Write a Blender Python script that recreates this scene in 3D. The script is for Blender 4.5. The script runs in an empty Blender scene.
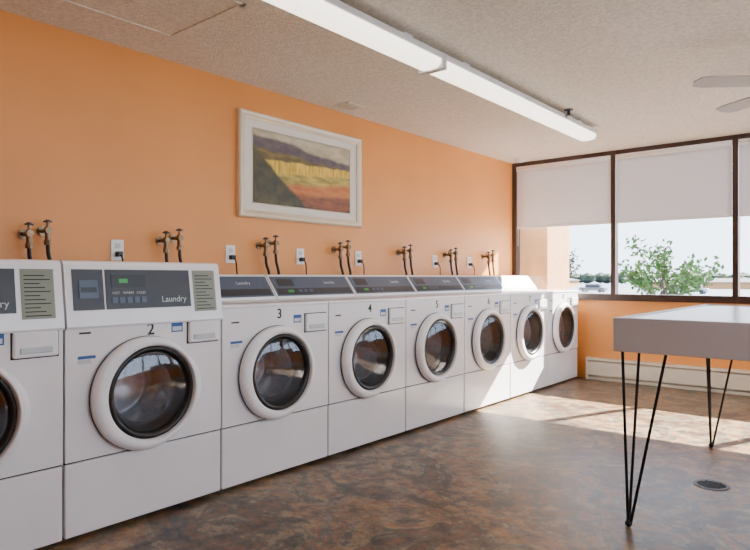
import bpy, bmesh, math, random
from mathutils import Vector, Matrix
random.seed(4)
C = bpy.context.scene.collection

# ---------------------------------------------------------------- materials
def new_mat(name):
    m = bpy.data.materials.new(name); m.use_nodes = True
    nt = m.node_tree; b = nt.nodes["Principled BSDF"]
    return m, nt, b
def lin(c):
    return tuple(((v/255)/12.92 if v/255 <= .04045 else ((v/255+.055)/1.055)**2.4) for v in c)
def pmat(name, rgb, rough=.5, metal=0, var=.04, scale=8, bump=0, bscale=60, emit=None, estr=0, coat=0):
    m, nt, b = new_mat(name)
    N = nt.nodes; L = nt.links
    tc = N.new('ShaderNodeTexCoord'); no = N.new('ShaderNodeTexNoise')
    no.inputs['Scale'].default_value = scale; no.inputs['Detail'].default_value = 4
    L.new(tc.outputs['Object'], no.inputs['Vector'])
    cr = N.new('ShaderNodeValToRGB'); c = lin(rgb)
    cr.color_ramp.elements[0].position = .3; cr.color_ramp.elements[1].position = .7
    cr.color_ramp.elements[0].color = (*[v*(1-var) for v in c], 1)
    cr.color_ramp.elements[1].color = (*[min(1, v*(1+var)) for v in c], 1)
    L.new(no.outputs['Fac'], cr.inputs['Fac']); L.new(cr.outputs['Color'], b.inputs['Base Color'])
    b.inputs['Roughness'].default_value = rough; b.inputs['Metallic'].default_value = metal
    if coat: b.inputs['Coat Weight'].default_value = coat
    if bump:
        n2 = N.new('ShaderNodeTexNoise'); n2.inputs['Scale'].default_value = bscale; n2.inputs['Detail'].default_value = 5
        L.new(tc.outputs['Object'], n2.inputs['Vector'])
        bp = N.new('ShaderNodeBump'); bp.inputs['Strength'].default_value = bump; bp.inputs['Distance'].default_value = .01
        L.new(n2.outputs['Fac'], bp.inputs['Height']); L.new(bp.outputs['Normal'], b.inputs['Normal'])
    if emit:
        b.inputs['Emission Color'].default_value = (*lin(emit), 1); b.inputs['Emission Strength'].default_value = estr
    return m

M = {}
M['wall'] = pmat('orange_wall_paint', (236,158,80), .4, var=.05, scale=1.5, bump=.15, bscale=150)
M['ceil'] = pmat('textured_ceiling', (226,220,206), .95, var=.14, scale=45, bump=.5, bscale=90)
M['white'] = pmat('white_enamel', (244,244,246), .22, var=.015, coat=.3)
M['white2'] = pmat('white_plastic', (244,244,246), .3, var=.01)
M['seam'] = pmat('dark_seam', (40,40,42), .8)
M['slate'] = pmat('slate_panel', (80,94,114), .4, var=.05)
M['dark'] = pmat('dark_grey_panel', (50,53,60), .4, var=.05)
M['black'] = pmat('black_plastic', (14,14,16), .3)
M['rubber'] = pmat('black_rubber_hose', (24,24,26), .55)
M['drum'] = pmat('drum_steel', (214,216,220), .35, metal=.4, var=.15, scale=30)
M['chrome'] = pmat('chrome', (200,200,205), .2, metal=1)
M['drain'] = pmat('drain_bronze', (44,38,34), .4, metal=.7)
M['brass'] = pmat('old_brass', (128,106,80), .35, metal=.85, var=.3, scale=40)
M['cream'] = pmat('champagne_frame', (234,222,198), .35, metal=.2, var=.05)
M['mat'] = pmat('mat_board', (236,232,222), .9, var=.01)
M['brown'] = pmat('dark_brown_window_frame', (54,33,24), .4, var=.2, scale=15)
M['heater'] = pmat('heater_cream', (232,222,202), .4)
M['tabletop'] = pmat('white_laminate', (246,244,244), .25, var=.02)
M['apron'] = pmat('grey_laminate_edge', (204,202,208), .45, var=.02)  # the apron's backlit shadow is painted into this grey
M['legs'] = pmat('black_steel', (14,14,18), .4, metal=.5)
M['paper'] = pmat('instruction_paper', (146,154,140), .7)
M['ink'] = pmat('ink', (46,52,46), .8)
M['blue'] = pmat('blue_sticker', (40,90,160), .5)
M['pale'] = pmat('pale_sticker', (205,212,216), .5)
M['green'] = pmat('green_led', (30,70,40), .4, emit=(90,255,120), estr=.25)
M['lens'] = pmat('fluorescent_lens', (245,245,240), .4, emit=(255,244,226), estr=3.3)
M['fix'] = pmat('fixture_housing', (215,215,212), .5)
M['fan'] = pmat('fan_blade', (176,168,158), .5)
M['extwall'] = pmat('exterior_stucco', (180,138,94), .9, var=.08)
M['leaf'] = pmat('leaves', (62,96,30), .7, var=.3, scale=3)
M['leaf2'] = pmat('far_leaves', (40,56,42), .9, var=.3, scale=.5)
M['bark'] = pmat('bark', (60,48,38), .9)
M['asphalt'] = pmat('parking_asphalt', (92,104,122), .9, var=.1, scale=.1)
M['roof'] = pmat('roofing', (84,86,96), .9, var=.1, scale=1)
M['carw'] = pmat('car_paint_white', (150,160,175), .3)
M['carb'] = pmat('car_paint_blue', (50,76,120), .3)
M['carr'] = pmat('car_paint_grey', (80,82,90), .3)

def floor_mat():
    m, nt, b = new_mat('mottled_slate_vinyl'); N = nt.nodes; L = nt.links
    tc = N.new('ShaderNodeTexCoord')
    n1 = N.new('ShaderNodeTexNoise'); n1.inputs['Scale'].default_value = 2.3; n1.inputs['Detail'].default_value = 12; n1.inputs['Roughness'].default_value=.70; n1.inputs['Distortion'].default_value=1.2
    L.new(tc.outputs['Object'], n1.inputs['Vector'])
    r1 = N.new('ShaderNodeValToRGB'); e = r1.color_ramp.elements
    e[0].position=.30; e[0].color=(.030,.029,.028,1)
    e[1].position=.72; e[1].color=(.38,.31,.22,1)
    for p,c in [(.38,(.075,.078,.070)),(.43,(.17,.088,.046)),(.47,(.085,.086,.076)),(.51,(.23,.185,.125)),(.56,(.25,.135,.066)),(.61,(.115,.11,.095))]:
        x=e.new(p); x.color=(*c,1)
    L.new(n1.outputs['Fac'], r1.inputs['Fac'])
    n2 = N.new('ShaderNodeTexNoise'); n2.inputs['Scale'].default_value = 10; n2.inputs['Detail'].default_value = 10; n2.inputs['Roughness'].default_value=.75
    L.new(tc.outputs['Object'], n2.inputs['Vector'])
    r2 = N.new('ShaderNodeValToRGB'); r2.color_ramp.elements[0].position=.38; r2.color_ramp.elements[0].color=(.36,.36,.37,1)
    r2.color_ramp.elements[1].position=.62; r2.color_ramp.elements[1].color=(1.55,1.45,1.28,1)
    L.new(n2.outputs['Fac'], r2.inputs['Fac'])
    mx = N.new('ShaderNodeMixRGB'); mx.blend_type='MULTIPLY'; mx.inputs['Fac'].default_value=1
    L.new(r1.outputs['Color'], mx.inputs['Color1']); L.new(r2.outputs['Color'], mx.inputs['Color2'])
    L.new(mx.outputs['Color'], b.inputs['Base Color'])
    mr = N.new('ShaderNodeMapRange'); mr.inputs['To Min'].default_value=.20; mr.inputs['To Max'].default_value=.46
    L.new(n2.outputs['Fac'], mr.inputs['Value']); L.new(mr.outputs['Result'], b.inputs['Roughness'])
    b.inputs['Specular IOR Level'].default_value=.28
    bp = N.new('ShaderNodeBump'); bp.inputs['Strength'].default_value=.35; bp.inputs['Distance'].default_value=.004
    L.new(n2.outputs['Fac'], bp.inputs['Height']); L.new(bp.outputs['Normal'], b.inputs['Normal'])
    return m
M['floor'] = floor_mat()

def glass_mat(name, col, gl, tint):
    m = bpy.data.materials.new(name); m.use_nodes=True; nt=m.node_tree; N=nt.nodes; L=nt.links
    N.clear(); o=N.new('ShaderNodeOutputMaterial'); t=N.new('ShaderNodeBsdfTransparent'); t.inputs['Color'].default_value=(*tint,1)
    g=N.new('ShaderNodeBsdfGlossy'); g.inputs['Roughness'].default_value=.05; g.inputs['Color'].default_value=(*col,1)
    mx=N.new('ShaderNodeMixShader'); mx.inputs['Fac'].default_value=gl
    L.new(t.outputs[0],mx.inputs[1]); L.new(g.outputs[0],mx.inputs[2]); L.new(mx.outputs[0],o.inputs['Surface'])
    return m
M['glass'] = glass_mat('window_glass',(1,1,1),.04,(.97,.98,1))
M['doorglass'] = glass_mat('smoked_door_glass',(.9,.93,1),.08,(.80,.80,.82))

def shade_mat():
    m = bpy.data.materials.new('roller_shade_fabric'); m.use_nodes=True; nt=m.node_tree; N=nt.nodes; L=nt.links
    N.clear(); o=N.new('ShaderNodeOutputMaterial'); d=N.new('ShaderNodeBsdfDiffuse'); t=N.new('ShaderNodeBsdfTranslucent')
    w=N.new('ShaderNodeTexNoise'); w.inputs['Scale'].default_value=200
    tc=N.new('ShaderNodeTexCoord'); L.new(tc.outputs['Object'],w.inputs['Vector'])
    r=N.new('ShaderNodeValToRGB'); r.color_ramp.elements[0].color=(.78,.79,.82,1); r.color_ramp.elements[1].color=(.84,.85,.88,1)
    L.new(w.outputs['Fac'],r.inputs['Fac']); L.new(r.outputs['Color'],d.inputs['Color'])
    t.inputs['Color'].default_value=(.52,.57,.66,1)
    mx=N.new('ShaderNodeMixShader'); mx.inputs['Fac'].default_value=.10
    L.new(d.outputs[0],mx.inputs[1]); L.new(t.outputs[0],mx.inputs[2]); L.new(mx.outputs[0],o.inputs['Surface'])
    return m
M['shade']=shade_mat()

def art_mat():
    m, nt, b = new_mat('landscape_print'); N=nt.nodes; L=nt.links
    tc=N.new('ShaderNodeTexCoord'); sp=N.new('ShaderNodeSeparateXYZ'); L.new(tc.outputs['Object'],sp.inputs[0])
    def noise(scale,sc,det=5):
        mp=N.new('ShaderNodeMapping'); mp.inputs['Scale'].default_value=scale; L.new(tc.outputs['Object'],mp.inputs['Vector'])
        n=N.new('ShaderNodeTexNoise'); n.inputs['Scale'].default_value=sc; n.inputs['Detail'].default_value=det; L.new(mp.outputs[0],n.inputs['Vector']); return n
    def ramp(n,c0,c1,p0=.35,p1=.65):
        r=N.new('ShaderNodeValToRGB'); r.color_ramp.elements[0].position=p0; r.color_ramp.elements[1].position=p1
        r.color_ramp.elements[0].color=(*lin(c0),1); r.color_ramp.elements[1].color=(*lin(c1),1); L.new(n.outputs['Fac'],r.inputs['Fac']); return r
    cur=ramp(noise((1,1,3),5),(172,164,134),(214,204,176))
    # height, slope, waviness, noise scale, colours, colour-noise stretch, scale, edge softness
    layers=[(.185,-.10,.10,3,(84,78,88),(112,100,100),(1,1,2),9,.02),
            (.115,-.06,.06,4,(96,84,52),(140,122,70),(1,1,3),10,.02),
            (.075,.03,.05,7,(196,158,44),(246,214,90),(1,4,.6),12,.012),
            (-.005,.08,.04,4,(150,134,60),(214,190,96),(1,1,5),8,.02),
            (-.075,.10,.05,3,(188,104,56),(206,136,72),(1,1,4),8,.03),
            (-.15,.05,.06,5,(106,66,48),(156,90,56),(1,1,3),10,.03),
            (-.235,-.78,.08,5,(56,60,52),(92,88,58),(1,1,1),14,.03)]
    for a,bb,c,ns,c0,c1,msc,csc,soft in layers:
        n=noise((0,1,.15),ns)
        h=N.new('ShaderNodeMath'); h.operation='MULTIPLY_ADD'; h.inputs[1].default_value=c; h.inputs[2].default_value=a-c*.5; L.new(n.outputs['Fac'],h.inputs[0])
        h2=N.new('ShaderNodeMath'); h2.operation='MULTIPLY_ADD'; h2.inputs[1].default_value=bb; L.new(sp.outputs['Y'],h2.inputs[0]); L.new(h.outputs[0],h2.inputs[2])
        s=N.new('ShaderNodeMath'); s.operation='SUBTRACT'; L.new(h2.outputs[0],s.inputs[0]); L.new(sp.outputs['Z'],s.inputs[1])
        d=N.new('ShaderNodeMath'); d.operation='DIVIDE'; d.use_clamp=True; d.inputs[1].default_value=soft; L.new(s.outputs[0],d.inputs[0])
        mx=N.new('ShaderNodeMixRGB'); L.new(d.outputs[0],mx.inputs['Fac']); L.new(cur.outputs['Color'],mx.inputs['Color1'])
        r=ramp(noise(msc,csc),c0,c1); L.new(r.outputs['Color'],mx.inputs['Color2']); cur=mx
    L.new(cur.outputs['Color'],b.inputs['Base Color']); b.inputs['Roughness'].default_value=.5
    return m
M['art']=art_mat()

# ---------------------------------------------------------------- helpers
def empty(name, loc=(0,0,0)):
    o=bpy.data.objects.new(name,None); o.location=loc; o.empty_display_size=.1; C.objects.link(o); return o
def finish(name, bm, mat, parent=None, smooth=False, loc=None):
    bmesh.ops.recalc_face_normals(bm, faces=bm.faces)
    me=bpy.data.meshes.new(name); bm.to_mesh(me); bm.free()
    if mat: me.materials.append(mat)
    if smooth:
        for p in me.polygons: p.use_smooth=True
    o=bpy.data.objects.new(name,me); C.objects.link(o)
    if parent: o.parent=parent
    if loc: o.location=loc
    return o
def add_box(bm,x0,x1,y0,y1,z0,z1,bev=0,seg=2):
    r=bmesh.ops.create_cube(bm,size=1)
    vs=r['verts']
    for v in vs:
        v.co=Vector(((x0+x1)/2+v.co.x*(x1-x0),(y0+y1)/2+v.co.y*(y1-y0),(z0+z1)/2+v.co.z*(z1-z0)))
    if bev:
        es=list({e for v in vs for e in v.link_edges})
        bmesh.ops.bevel(bm,geom=es,offset=bev,segments=seg,profile=.5,affect='EDGES')
def box(name,x0,x1,y0,y1,z0,z1,mat,parent=None,bev=0):
    bm=bmesh.new(); add_box(bm,x0,x1,y0,y1,z0,z1,bev); return finish(name,bm,mat,parent)
def prism(name,prof,y0,y1,mat,parent=None,bev=0):
    bm=bmesh.new()
    a=[bm.verts.new((x,y0,z)) for x,z in prof]; b=[bm.verts.new((x,y1,z)) for x,z in prof]
    n=len(prof)
    bm.faces.new(a); bm.faces.new(b[::-1])
    for i in range(n): bm.faces.new((a[i],a[(i+1)%n],b[(i+1)%n],b[i]))
    if bev: bmesh.ops.bevel(bm,geom=list(bm.edges),offset=bev,segments=2,affect='EDGES')
    return finish(name,bm,mat,parent)
def slope_slab(name,p0,p1,t0,t1,y0,y1,off,th,mat,parent):
    dx,dz=p1[0]-p0[0],p1[1]-p0[1]; l=math.hypot(dx,dz); nx,nz=dz/l,-dx/l
    def P(t,o): return (p0[0]+dx*t+nx*o,p0[1]+dz*t+nz*o)
    return prism(name,[P(t0,off),P(t0,off+th),P(t1,off+th),P(t1,off)],y0,y1,mat,parent)
def slope_text(name,s,size,p0,p1,t,y,off,mat,parent):
    dx,dz=p1[0]-p0[0],p1[1]-p0[1]; l=math.hypot(dx,dz); up=Vector((dx/l,0,dz/l)); nrm=Vector((dz/l,0,-dx/l)); rt=Vector((0,1,0))
    cu=bpy.data.curves.new(name,'FONT'); cu.body=s; cu.size=size; cu.extrude=.0004; cu.align_x='CENTER'; cu.align_y='CENTER'
    cu.materials.append(mat); o=bpy.data.objects.new(name,cu); C.objects.link(o); o.parent=parent
    p=Vector((p0[0]+dx*t,y,p0[1]+dz*t))+nrm*off
    mt=Matrix((rt,up,nrm)).transposed().to_4x4(); mt.translation=p; o.matrix_local=mt
def lathe_x(name,prof,cy,cz,mat,parent=None,n=48,x0=0,smooth=True,off=None):
    bm=bmesh.new(); rings=[]
    for k,(r,x) in enumerate(prof):
        oy=off[k] if off else 0
        if r<1e-5: rings.append([bm.verts.new((x0+x,cy,cz))])
        else: rings.append([bm.verts.new((x0+x,cy+oy+r*math.cos(2*math.pi*i/n),cz+r*math.sin(2*math.pi*i/n))) for i in range(n)])
    for a,b in zip(rings,rings[1:]):
        for i in range(n):
            j=(i+1)%n
            if len(b)==1 and len(a)>1: bm.faces.new((a[i],a[j],b[0]))
            elif len(a)==1 and len(b)>1: bm.faces.new((a[0],b[j],b[i]))
            elif len(a)>1: bm.faces.new((a[i],a[j],b[j],b[i]))
    return finish(name,bm,mat,parent,smooth)
def cyl(name,p,q,r,mat,parent=None,n=16,bm_in=None):
    p=Vector(p);q=Vector(q);d=q-p
    bm=bm_in or bmesh.new()
    mt=Matrix.Translation((p+q)/2)@d.to_track_quat('Z','Y').to_matrix().to_4x4()
    bmesh.ops.create_cone(bm,cap_ends=True,segments=n,radius1=r,radius2=r,depth=d.length,matrix=mt)
    if bm_in is None: return finish(name,bm,mat,parent,False)
def tube(name,pts,r,mat,parent=None,cyc=False):
    cu=bpy.data.curves.new(name,'CURVE'); cu.dimensions='3D'; cu.bevel_depth=r; cu.bevel_resolution=3; cu.use_fill_caps=True
    s=cu.splines.new('BEZIER'); s.bezier_points.add(len(pts)-1); s.use_cyclic_u=cyc
    for bp,p in zip(s.bezier_points,pts):
        bp.co=p; bp.handle_left_type=bp.handle_right_type='AUTO'
    cu.materials.append(mat)
    o=bpy.data.objects.new(name,cu); C.objects.link(o)
    if parent:o.parent=parent
    return o
def text(name,s,size,loc,mat,parent):
    cu=bpy.data.curves.new(name,'FONT'); cu.body=s; cu.size=size; cu.extrude=.0006; cu.align_x='CENTER'; cu.align_y='CENTER'; cu.offset=.001
    cu.materials.append(mat); o=bpy.data.objects.new(name,cu); C.objects.link(o); o.parent=parent
    o.location=loc; o.rotation_euler=(math.pi/2,0,math.pi/2); return o

# ---------------------------------------------------------------- room
YB=6.62; H=2.437; XR=5.7; YF=-2.6; T=.15
box('floor',-T,XR+T,YF-T,YB+T,-.1,0,M['floor'])
box('ceiling',-T,XR+T,YF-T,YB+T,H,H+.12,M['ceil'])
box('wall_left',-T,0,YF,YB+T,0,H,M['wall'])
bm=bmesh.new()
add_box(bm,XR,XR+T,YF,YB+T,0,.87); add_box(bm,XR,XR+T,YF,YB+T,2.36,H)
WY0=.6; WY1=6.34
add_box(bm,XR,XR+T,YF,WY0,.87,2.36); add_box(bm,XR,XR+T,WY1,YB+T,.87,2.36)
finish('wall_right',bm,M['wall'])
box('wall_front',-T,XR+T,YF-T,YF,0,H,M['wall'])
SILL=.87
box('wall_back',0,XR,YB,YB+T,0,SILL,M['wall'])
xs=[.03,1.172,2.303,3.434,4.565,5.69]
for i in range(5):
    w=empty('window_%d'%(i+1),(0,YB,0))
    a,b=xs[i],xs[i+1]; f=.024
    bm=bmesh.new()
    add_box(bm,a-(.024 if i else .028),a+f,-.03,.07,SILL,H-.001,.003)
    if i==4: add_box(bm,b-f,b+.009,-.03,.07,SILL,H-.001,.003)
    add_box(bm,a+f,b-f,-.03,.07,SILL,SILL+.05,.003)
    add_box(bm,a+f,b-f,-.03,.07,H-.045,H-.001,.003)
    finish('frame',bm,M['brown'],w)
    box('pane',a+f,b-f,.045,.05,SILL+.05,H-.045,M['glass'],w)
    s=empty('roller_shade',(0,YB,0))
    sb=1.685
    box('fabric',a+f+.004,b-f-.004,-.012,-.009,sb,H-.05,M['shade'],s)
    box('valance',a+f+.004,b-f-.004,-.03,-.024,H-.105,H-.048,M['white2'],s)
    bm=bmesh.new(); cyl('r',(a+f+.004,-.012,H-.072),(b-f-.004,-.012,H-.072),.022,None,bm_in=bm,n=20)
    finish('roller_tube',bm,M['white2'],s,True)
    box('hem_bar',a+f+.004,b-f-.004,-.018,-.003,sb-.02,sb+.004,M['white2'],s,.003)
    tube('pull_cord',[(a+f+.02,-.02,sb-.02),(a+f+.022,-.022,sb-.12),(a+f+.02,-.02,sb-.22)],.0018,M['white2'],s)
WP=(WY1-WY0)/4
for i in range(4):  # unseen side windows, added to let in fill daylight
    y0=WY0+i*WP; y1=y0+WP
    w=empty('window_%d'%(i+6),(XR,0,0)); bm=bmesh.new()
    add_box(bm,-.02,.08,y0+.001,y0+.04,.871,2.359,.003); add_box(bm,-.02,.08,y1-.04,y1-.001,.871,2.359,.003)
    add_box(bm,-.02,.08,y0+.04,y1-.04,.871,.92,.003); add_box(bm,-.02,.08,y0+.04,y1-.04,2.31,2.359,.003)
    finish('frame',bm,M['brown'],w)
    box('pane',.04,.045,y0+.04,y1-.04,.92,2.31,M['glass'],w)
box('trim_1',.0,XR,YB-.035,YB,SILL-.02,SILL,M['brown'],None,.003)
hb=empty('baseboard_heater',(0,YB,0))
bm=bmesh.new(); add_box(bm,.9,XR-.05,-.075,-.066,.05,.195,.003); add_box(bm,.9,XR-.05,-.078,0,.205,.232,.004); add_box(bm,.9,XR-.05,-.05,0,.0,.03,.002)
add_box(bm,.9,XR-.05,-.012,0,.03,.2)
for k in range(5): add_box(bm,.9+k*1.18,.9+k*1.18+.02,-.08,0,0,.234,.002)
finish('cover',bm,M['heater'],hb)
bm=bmesh.new()
for k in range(150): add_box(bm,.93+k*.031,.932+k*.031,-.06,-.014,.06,.16)
finish('fins',bm,M['chrome'],hb)
box('baseboard_left',0,.012,YF,YB,0,.09,M['brown'])
g=empty('ceiling_access_panel',(0,0,0))
bm=bmesh.new()
hx0,hx1,hy0,hy1=.35,1.0,.85,1.9
for q in ((hx0,hx1,hy0,hy0+.03),(hx0,hx1,hy1-.03,hy1),(hx0,hx0+.03,hy0,hy1),(hx1-.03,hx1,hy0,hy1)):
    add_box(bm,*q,H-.012,H-.0005,.003)
finish('rim',bm,M['ceil'],g)
box('hatch',hx0+.03,hx1-.03,hy0+.03,hy1-.03,H-.006,H-.0005,M['ceil'],g)
g=empty('ceiling_vent',(.18,3.55,H))
bm=bmesh.new(); add_box(bm,-.08,.08,-.1,.1,-.008,-.0005,.003)
for k in range(6): add_box(bm,-.065,.065,-.08+k*.029,-.07+k*.029,-.012,-.008)
finish('louvre_grille',bm,M['ceil'],g)
g=empty('smoke_detector',(.22,6.35,H))
bm=bmesh.new(); cyl('x',(0,0,-.035),(0,0,-.0005),.06,None,bm_in=bm,n=32); cyl('x',(0,0,-.045),(0,0,-.035),.04,None,bm_in=bm,n=32)
finish('body',bm,M['white2'],g)
g=empty('fire_sprinkler',(1.45,4.75,H))
bm=bmesh.new(); cyl('x',(0,0,-.006),(0,0,-.0005),.035,None,bm_in=bm,n=24); cyl('x',(0,0,-.05),(0,0,-.006),.012,None,bm_in=bm); cyl('x',(0,0,-.056),(0,0,-.05),.028,None,bm_in=bm,n=20)
finish('head',bm,M['dark'],g)

def fixture(x,y0,y1):
    e=empty('fluorescent_light_fixture',(x,0,0))
    zt=H-.035
    prism('housing',[(-.085,zt),(-.085,zt-.03),(-.07,zt-.035),(.07,zt-.035),(.085,zt-.03),(.085,zt)],y0,y1,M['fix'],e)
    prof=[(-.078,zt-.034),(-.074,zt-.06),(-.055,zt-.078),(0,zt-.084),(.055,zt-.078),(.074,zt-.06),(.078,zt-.034)]
    prism('wraparound_lens',prof,y0+.02,y1-.02,M['lens'],e)
    bm=bmesh.new()
    for yy in (y0,y1-.02): add_box(bm,-.088,.088,yy,yy+.02,zt-.09,zt+.002,.003)
    finish('end_cap',bm,M['fix'],e)
    bm=bmesh.new()
    for yy in (y0+.3,y1-.3): add_box(bm,-.05,.05,yy-.04,yy+.04,zt,H-.0005)
    finish('ceiling_bracket',bm,M['fix'],e)
for x in (1.34,4.3):  # the second row is out of view, added to brighten the room
    fixture(x,3.005,5.45); fixture(x,.555,3.0)

f=empty('ceiling_fan',(3.10,4.25,0))
bm=bmesh.new()
cyl('',(0,0,H-.05),(0,0,H-.0005),.07,None,bm_in=bm,n=28); cyl('',(0,0,2.28),(0,0,H-.05),.014,None,bm_in=bm)
cyl('',(0,0,2.17),(0,0,2.28),.11,None,bm_in=bm,n=32); cyl('',(0,0,2.13),(0,0,2.17),.06,None,bm_in=bm,n=32)
finish('motor',bm,M['fan'],f)
for k in range(5):
    bm=bmesh.new(); a=math.radians(145+72*k)
    pts=[(.2,-.05),(.3,-.065),(.6,-.07),(.66,-.055),(.68,0),(.66,.055),(.6,.07),(.3,.065),(.2,.05)]
    vs=[bm.verts.new((x,y,y*.12)) for x,y in pts]; fc=bm.faces.new(vs)
    r=bmesh.ops.extrude_face_region(bm,geom=[fc])
    for v in r['geom']:
        if isinstance(v,bmesh.types.BMVert): v.co.z+=.008
    add_box(bm,.09,.24,-.018,.018,-.006,.004)
    o=finish('blade_%d'%(k+1),bm,M['fan'],f); o.location=(0,0,2.205); o.rotation_euler=(0,0,a)

# ---------------------------------------------------------------- washing machines
P=.773
def panel_hole(name,x0,x1,y0,y1,z0,z1,cy,cz,r,mat,parent,n=64):
    bm=bmesh.new(); ang=sorted(set([2*math.pi*i/n for i in range(n)]+[math.atan2(zz-cz,yy-cy)%(2*math.pi) for yy in (y0,y1) for zz in (z0,z1)]))
    def rect(a):
        c,s=math.cos(a),math.sin(a); t=1e9
        if c>1e-9:t=min(t,(y1-cy)/c)
        if c<-1e-9:t=min(t,(y0-cy)/c)
        if s>1e-9:t=min(t,(z1-cz)/s)
        if s<-1e-9:t=min(t,(z0-cz)/s)
        return cy+c*t,cz+s*t
    R={k:[] for k in 'abcd'}
    for a in ang:
        py,pz=rect(a); qy,qz=cy+r*math.cos(a),cz+r*math.sin(a)
        R['a'].append(bm.verts.new((x1,py,pz)));R['b'].append(bm.verts.new((x1,qy,qz)))
        R['c'].append(bm.verts.new((x0,py,pz)));R['d'].append(bm.verts.new((x0,qy,qz)))
    m=len(ang)
    for i in range(m):
        j=(i+1)%m
        for p,q in (('a','b'),('b','d'),('d','c'),('c','a')):
            bm.faces.new((R[p][i],R[p][j],R[q][j],R[q][i]))
    return finish(name,bm,mat,parent)
def washer(idx,y0,tall):
    e=empty('front_load_washing_machine',(0,y0,0))
    a,b=.005,P-.005; zt=.94 if not tall else .90
    bm=bmesh.new(); add_box(bm,.12,.80,a,b,.03,zt)
    for fc in list(bm.faces):
        if fc.calc_center_median().x>.79: bm.faces.remove(fc)
    finish('carcass',bm,M['white'],e)
    bm=bmesh.new()
    for fx in (.18,.74):
        for fy in (.08,P-.08): cyl('',(fx,fy,0),(fx,fy,.03),.02,None,bm_in=bm)
    finish('feet',bm,M['black'],e)
    box('lower_panel',.79,.818,a,b,.02,.325,M['white'],e,.006)
    box('panel_gap',.79,.806,a+.002,b-.002,.32,.34,M['seam'],e)
    cy,cz=P/2-.008,.578
    panel_hole('front_panel',.795,.82,a,b,.333,zt,cy,cz,.205,M['white'],e)
    lathe_x('drum',[(.205,.80),(.22,.78),(.228,.74),(.228,.55),(.20,.52),(.15,.52),(.145,.535),(.13,.535),(.125,.52),(.08,.51),(.06,.495),(0,.495)],cy,cz,M['drum'],e)
    bm=bmesh.new()
    for k in range(3):
        an=math.radians(30+120*k+idx*25)
        r0,r1=.16,.222
        pr=[]
        for w,rr in ((-.035,r1),(-.012,r0),(.012,r0),(.035,r1)):
            pr.append((cy+rr*math.cos(an)-w*math.sin(an),cz+rr*math.sin(an)+w*math.cos(an)))
        A=[bm.verts.new((.53,y,z)) for y,z in pr]; B=[bm.verts.new((.72,y,z)) for y,z in pr]
        bm.faces.new(A); bm.faces.new(B)
        for i in range(4): bm.faces.new((A[i],A[(i+1)%4],B[(i+1)%4],B[i]))
    finish('drum_baffles',bm,M['drum'],e)
    o1=-.024
    lathe_x('door_ring',[(.250,.822),(.254,.836),(.254,.852),(.248,.862),(.236,.869),(.218,.869),(.212,.860),(.208,.845)],cy,cz,M['white2'],e,72,off=[o1,o1,o1,o1,o1*.7,-.004,0,0])
    lathe_x('door_ring_shadow_gap',[(.2545,.8345),(.2565,.832),(.2565,.825),(.252,.8225)],cy+o1,cz,M['slate'],e,72)  # thin grey-blue ring around the door's outer edge
    lathe_x('door_gasket',[(.209,.846),(.204,.856),(.190,.854),(.180,.842),(.178,.828),(.182,.80)],cy,cz,M['black'],e,64)
    lathe_x('door_glass',[(.182,.842),(.160,.848),(.10,.856),(.05,.859),(0,.860)],cy,cz,M['doorglass'],e,48)
    lathe_x('glass_bowl_rim',[(.178,.82),(.165,.78),(.150,.765),(.145,.765)],cy,cz,M['dark'],e,48)
    bm=bmesh.new(); ring=[]
    for i in range(17):
        t=math.radians(-38+76*i/16); w=.026*math.cos(math.radians(-88+176*i/16))
        ring.append([bm.verts.new((x,cy+o1+r*math.cos(t),cz+r*math.sin(t))) for r,x in ((.240,.860),(.250,.862),(.252+w*.7,.856),(.254+w,.848),(.254+w,.825),(.24,.825))])
    for p,q in zip(ring,ring[1:]):
        for i in range(6): bm.faces.new((p[i],p[(i+1)%6],q[(i+1)%6],q[i]))
    bm.faces.new(ring[0]); bm.faces.new(ring[-1])
    finish('door_handle',bm,M['white2'],e,True)
    box('dispenser_recess',.815,.8235,.572,.751,.779,.891,M['seam'],e,.002)
    box('dispenser_drawer',.815,.836,.577,.746,.784,.886,M['white2'],e,.008)
    box('drawer_pull',.834,.842,.60,.723,.80,.825,M['pale'],e,.004)
    text('number_label',str(idx),.075,(.8207,.385,.860 if tall else .895),M['black'],e)
    box('care_sticker',.82,.8208,.055,.13,.755,.768,M['blue'],e)
    box('care_sticker_lower',.82,.8207,.055,.11,.735,.753,M['pale'],e)
    box('badge_sticker',.82,.8208,.49,.55,.84,.885,M['blue'],e)
    box('badge_text',.8205,.8212,.496,.544,.846,.866,M['pale'],e)
    box('logo_strip',.82,.8208,.06,.11,.86,.868,M['ink'],e)
    if not tall:
        prism('worktop',[(.12,.938),(.822,.938),(.826,.944),(.824,.954),(.812,.958),(.12,.958)],a-.001,b+.001,M['white'],e)
        prism('console',[(.12,.957),(.355,.957),(.35,.972),(.245,1.106),(.23,1.116),(.12,1.116)],a,b,M['white'],e)
        p0,p1=(.35,.972),(.245,1.106)
        slope_slab('console_panel',p0,p1,.02,.96,a+.012,b-.012,0,.004,M['slate'],e)
        slope_slab('console_lower_field',p0,p1,.08,.36,.03,.74,.004,.002,M['dark'],e)
        slope_slab('led_display',p0,p1,.16,.28,.12,.17,.006,.001,M['green'],e)
        for k in range(3): slope_slab('button_%d'%k,p0,p1,.15,.29,.21+k*.05,.245+k*.05,.006,.003,M['slate'],e)
        slope_slab('instruction_label',p0,p1,.48,.84,.06,.20,.004,.001,M['dark'],e)
        slope_text('nameplate','Laundry',.034,p0,p1,.64,.55,.0055,M['pale'],e)
    else:
        p0,p1=(.838,.893),(.80,1.150)
        prism('control_console',[(.12,.89),(.834,.885),p0,p1,(.79,1.165),(.775,1.17),(.12,1.17)],a,b,M['white'],e)
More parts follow.
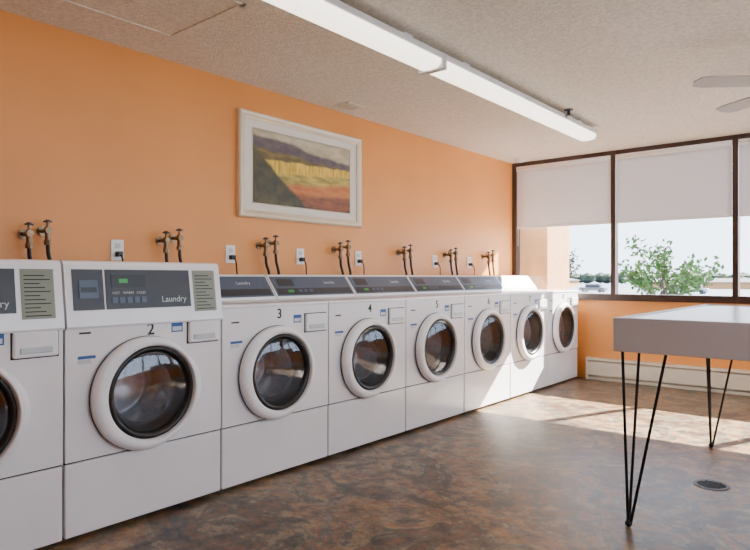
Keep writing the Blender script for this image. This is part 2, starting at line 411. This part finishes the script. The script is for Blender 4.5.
        slope_slab('card_reader_panel',p0,p1,.26,.93,.035,.165,0,.004,M['dark'],e)
        slope_slab('card_slot_frame',p0,p1,.45,.75,.06,.14,.004,.004,M['slate'],e)
        slope_slab('card_slot',p0,p1,.55,.63,.068,.132,.008,.002,M['black'],e)
        slope_slab('control_panel',p0,p1,.26,.93,.175,.59,0,.004,M['dark'],e)
        slope_slab('display_window',p0,p1,.62,.84,.20,.36,.004,.002,M['black'],e)
        slope_slab('led_digits',p0,p1,.70,.77,.235,.275,.006,.001,M['green'],e)
        for k in range(5): slope_slab('button_%d'%k,p0,p1,.36,.46,.20+k*.034,.224+k*.034,.004,.003,M['slate'],e)
        slope_text('cycle_legend','HOT   WARM   COLD',.016,p0,p1,.53,.28,.0055,M['pale'],e)
        slope_text('nameplate','Laundry',.040,p0,p1,.40,.50,.0055,M['pale'],e)
        slope_slab('instruction_sheet',p0,p1,.16,.93,.61,.735,0,.002,M['paper'],e)
        for k in range(11): slope_slab('text_line_%d'%k,p0,p1,.20+k*.062,.215+k*.062,.622,.72-.02*(k%3),.002,.0006,M['ink'],e)
yst=1.884-2*P
for i in range(8):
    washer(i+1,yst+i*P,i<2)

# ---------------------------------------------------------------- wall services
for y in (1.302,2.07,2.84,3.60,4.44,5.20,5.95):
    v=empty('water_supply_valve',(0,y,0))
    for k,dy in enumerate((-.045,.045)):
        zt=1.35+.02*k
        bm=bmesh.new()
        cyl('',(.001,dy,zt-.03),(.008,dy,zt-.03),.026,None,bm_in=bm,n=20)
        cyl('',(.008,dy,zt-.03),(.085,dy,zt-.03),.010,None,bm_in=bm)
        cyl('',(.06,dy,zt-.03),(.095,dy,zt-.03),.018,None,bm_in=bm,n=8)
        cyl('',(.078,dy,zt-.09),(.078,dy,zt-.01),.014,None,bm_in=bm)
        cyl('',(.078,dy,zt-.012),(.078,dy,zt+.012),.007,None,bm_in=bm)
        cyl('',(.078,dy,zt-.105),(.078,dy,zt-.08),.019,None,bm_in=bm,n=8)
        finish('valve_body_%d'%k,bm,M['brass'],v)
        bm=bmesh.new()
        cyl('',(.078,dy,zt+.012),(.078,dy,zt+.02),.022,None,bm_in=bm,n=10)
        cyl('',(.078,dy,zt+.02),(.078,dy,zt+.026),.012,None,bm_in=bm,n=10)
        finish('handwheel_%d'%k,bm,M['dark'],v)
        tube('hose_%d'%k,[(.078,dy,zt-.10),(.078,dy+.005,zt-.16),(.075,dy+.03,1.13),(.07,dy+.035,.98),(.07,dy+.02,.8)],.010,M['rubber'],v)
for y in (1.0,1.758,2.55,3.19,3.85,4.98,5.62):
    o=empty('wall_outlet',(0,y,1.255))
    box('cover_plate',.0005,.006,-.038,.038,-.06,.06,M['white2'],o,.002)
    bm=bmesh.new(); add_box(bm,.006,.009,-.017,.017,.01,.04,.002); add_box(bm,.006,.009,-.017,.017,-.04,-.01,.002); finish('sockets',bm,M['pale'],o)
    box('plug',.008,.045,-.016,.016,-.038,-.008,M['black'],o,.004)
    tube('power_cord',[(.043,0,-.025),(.062,.0,-.05),(.06,.01,-.12),(.065,.02,-.25),(.068,.02,-.45)],.005,M['rubber'],o)

fr=empty('framed_landscape_picture',(0,3.23,1.880))
hw,hh=.630,.368
def frame_ring(name,w,h,t,x0,x1,mat,ch=.01):
    bm=bmesh.new()
    prof=[(0,x0),(0,x1-ch),(ch,x1),(t*.55,x1-.006),(t*.7,x1-.002),(t,x1-.014),(t,x0)]
    cs=[(-1,-1),(1,-1),(1,1),(-1,1)]; R=[]
    for sy,sz in cs: R.append([bm.verts.new((x,sy*(w-o),sz*(h-o))) for o,x in prof])
    n=len(prof)
    for i in range(4):
        a,b=R[i],R[(i+1)%4]
        for k in range(n): bm.faces.new((a[k],a[(k+1)%n],b[(k+1)%n],b[k]))
    return finish(name,bm,mat,fr)
frame_ring('moulding',hw,hh,.052,.001,.042,M['cream'])
box('mat_board',.002,.016,-hw+.045,hw-.045,-hh+.045,hh-.045,M['mat'],fr)
frame_ring('inner_fillet',hw-.125,hh-.105,.008,.016,.020,M['cream'],.002)
box('print',.016,.0175,-hw+.132,hw-.132,-hh+.112,hh-.112,M['art'],fr)

# ---------------------------------------------------------------- folding table
t=empty('folding_table',(0,0,0))
tx0,tx1,ty0,ty1=2.48,3.30,2.74,4.48
bm=bmesh.new()
add_box(bm,tx0+.022,tx1-.022,ty0+.022,ty1-.022,.885,.915)
finish('top_surface',bm,M['tabletop'],t)
bm=bmesh.new()
for q in ((tx0,tx1,ty0,ty0+.022),(tx0,tx1,ty1-.022,ty1),(tx0,tx0+.022,ty0+.022,ty1-.022),(tx1-.022,tx1,ty0+.022,ty1-.022)):
    add_box(bm,*q,.775,.922,.003)
finish('apron',bm,M['apron'],t)
box('underside',tx0+.022,tx1-.022,ty0+.022,ty1-.022,.80,.815,M['apron'],t)
for k,(lx,ly,sx,sy) in enumerate(((tx0+.05,ty0+.05,1,1),(tx1-.05,ty0+.05,-1,1),(tx0+.05,ty1-.05,1,-1),(tx1-.05,ty1-.05,-1,-1))):
    bm=bmesh.new()
    for (ax,ay) in ((-.02,-.02),(.16,.0),(.0,.16)):
        cyl('',(lx+sx*ax,ly+sy*ay,.80),(lx+sx*ax*.05,ly+sy*ay*.05,.01),.0065,None,bm_in=bm,n=12)
    bmesh.ops.create_uvsphere(bm,u_segments=14,v_segments=8,radius=.0155,matrix=Matrix.Translation((lx,ly,.0155)))
    add_box(bm,min(lx-sx*.03,lx+sx*.18),max(lx-sx*.03,lx+sx*.18),min(ly-sy*.03,ly+sy*.18),max(ly-sy*.03,ly+sy*.18),.795,.80)
    finish('hairpin_leg_%d'%(k+1),bm,M['legs'],t)

d=empty('floor_drain',(2.69,3.63,0))
bm=bmesh.new(); n=32
def ann(r0,r1,z):
    a=[bm.verts.new((r0*math.cos(2*math.pi*i/n),r0*math.sin(2*math.pi*i/n),z)) for i in range(n)]
    b=[bm.verts.new((r1*math.cos(2*math.pi*i/n),r1*math.sin(2*math.pi*i/n),z)) for i in range(n)]
    for i in range(n): bm.faces.new((a[i],a[(i+1)%n],b[(i+1)%n],b[i]))
ann(.07,.085,.004); ann(.085,.088,.001)
for k in range(-3,4):
    w=math.sqrt(.07**2-(k*.019)**2); add_box(bm,-w,w,k*.019-.003,k*.019+.003,.001,.0035)
finish('grate',bm,M['drain'],d)
bm=bmesh.new(); cyl('',(0,0,.0003),(0,0,.001),.07,None,bm_in=bm,n=32); finish('drain_well',bm,M['black'],d)

# ---------------------------------------------------------------- exterior
box('exterior_column',-1.0,.28,6.95,7.6,-1.49,3.2,M['extwall'])
box('parking_lot',-260,260,7.7,420,-1.6,-1.5,M['asphalt'])
def tree(x,y,z0,h,w,n,mat,name='leafy_tree'):
    e=empty(name,(x,y,z0))
    bm=bmesh.new(); cyl('',(0,0,0),(0,0,h*.6),w*.02,None,bm_in=bm,n=10)
    tips=[]
    for k in range(22):
        a=random.uniform(0,6.28); z=h*random.uniform(.4,.65); q=(math.cos(a)*w*random.uniform(.2,.48),math.sin(a)*w*random.uniform(.2,.48),h*random.uniform(.68,.98))
        cyl('',(0,0,z),q,w*.005,None,bm_in=bm,n=6); tips.append((Vector((0,0,z)),Vector(q)))
    finish('trunk',bm,M['bark'],e)
    bm=bmesh.new()
    for k in range(n):
        p,q=random.choice(tips); c=p.lerp(q,random.uniform(.45,1.08))+Vector([random.gauss(0,w*.045) for _ in range(3)])
        s=w*random.uniform(.018,.036)
        u=Vector([random.gauss(0,1) for _ in range(3)]).normalized(); v=u.orthogonal().normalized()
        vs=[bm.verts.new(c+u*s*i+v*s*.6*j) for i,j in ((-1,0),(0,-1),(1,0),(0,1))]; bm.faces.new(vs)
    finish('foliage',bm,mat,e)
tree(-1.85,20,-1.5,3.6,3.0,1300,M['leaf'])
tree(-14.5,42,-1.5,4.6,3.5,1200,M['leaf2'])
bm=bmesh.new()
for k in range(240):
    x=-200+k*1.4+random.uniform(-.6,.6); r=random.uniform(1.6,2.7)
    bmesh.ops.create_icosphere(bm,subdivisions=1,radius=r,matrix=Matrix.Translation((x,240+random.uniform(-8,8),-1.45+r*.85))@Matrix.Diagonal((1.4,1,.85,1)))
finish('distant_tree_line',bm,M['leaf2'])
for k in range(4):
    x=-66+k*15.4; e=empty('parked_car',(x,104,-1.5))
    mt=M[['carw','carb','carr','carw'][k]]
    bm=bmesh.new(); add_box(bm,-2.2,2.2,-.85,.85,.3,.85,.12); finish('body',bm,mt,e)
    bm=bmesh.new(); add_box(bm,-1.2,1.3,-.72,.72,.8,1.4,.2); finish('cabin',bm,M['dark'],e)
    bm=bmesh.new()
    for wx in (-1.4,1.4):
        for wy in (-.8,.8): cyl('',(wx,wy-.1,.33),(wx,wy+.1,.33),.33,None,bm_in=bm,n=18)
    finish('wheels',bm,M['black'],e)
for k,(x,wd,hh2) in enumerate(((-70,22,2.2),(-28,26,2.0),(4,18,2.2))):
    e=empty('distant_house',(x,150,-1.498))
    box('facade',-wd/2,wd/2,0,8,0,hh2-.5,M['extwall'],e)
    bm=bmesh.new()
    vv=[bm.verts.new(p) for p in ((-wd/2-.4,-.4,hh2-.5),(wd/2+.4,-.4,hh2-.5),(wd/2+.4,8.4,hh2-.5),(-wd/2-.4,8.4,hh2-.5),(-wd/2+2,4,hh2+.35),(wd/2-2,4,hh2+.35))]
    for q in ((0,1,5,4),(2,3,4,5),(1,2,5),(3,0,4),(0,3,2,1)): bm.faces.new([vv[i] for i in q])
    finish('roof',bm,M['roof'],e)

# ---------------------------------------------------------------- light
w=bpy.data.worlds.new('sky'); bpy.context.scene.world=w; w.use_nodes=True; nt=w.node_tree; N=nt.nodes; L=nt.links
bg=N['Background']; tc=N.new('ShaderNodeTexCoord'); sp=N.new('ShaderNodeSeparateXYZ'); r=N.new('ShaderNodeValToRGB')
L.new(tc.outputs['Generated'],sp.inputs[0]); L.new(sp.outputs['Z'],r.inputs['Fac']); L.new(r.outputs['Color'],bg.inputs['Color'])
r.color_ramp.elements[0].position=0; r.color_ramp.elements[0].color=(.74,.86,1,1)
r.color_ramp.elements[1].position=.7; r.color_ramp.elements[1].color=(.68,.80,1,1)
bg.inputs['Strength'].default_value=6.6
sl=bpy.data.lights.new('sun','SUN'); sl.energy=85; sl.angle=.009; sl.color=(1,.90,.75)
so=bpy.data.objects.new('sun',sl); C.objects.link(so)
so.rotation_euler=Vector((-.30,-.74,-.56)).to_track_quat('-Z','Y').to_euler(); so.location=(4,12,8)

# ---------------------------------------------------------------- camera
cam=bpy.data.cameras.new('camera'); co=bpy.data.objects.new('camera',cam); C.objects.link(co)
cam.sensor_width=36; cam.lens=36*614/750; cam.shift_y=2/750; cam.clip_start=.05; cam.clip_end=1000
co.location=(3.41,0,1.10); co.rotation_euler=(math.pi/2,0,math.atan2(514,614))
bpy.context.scene.camera=co
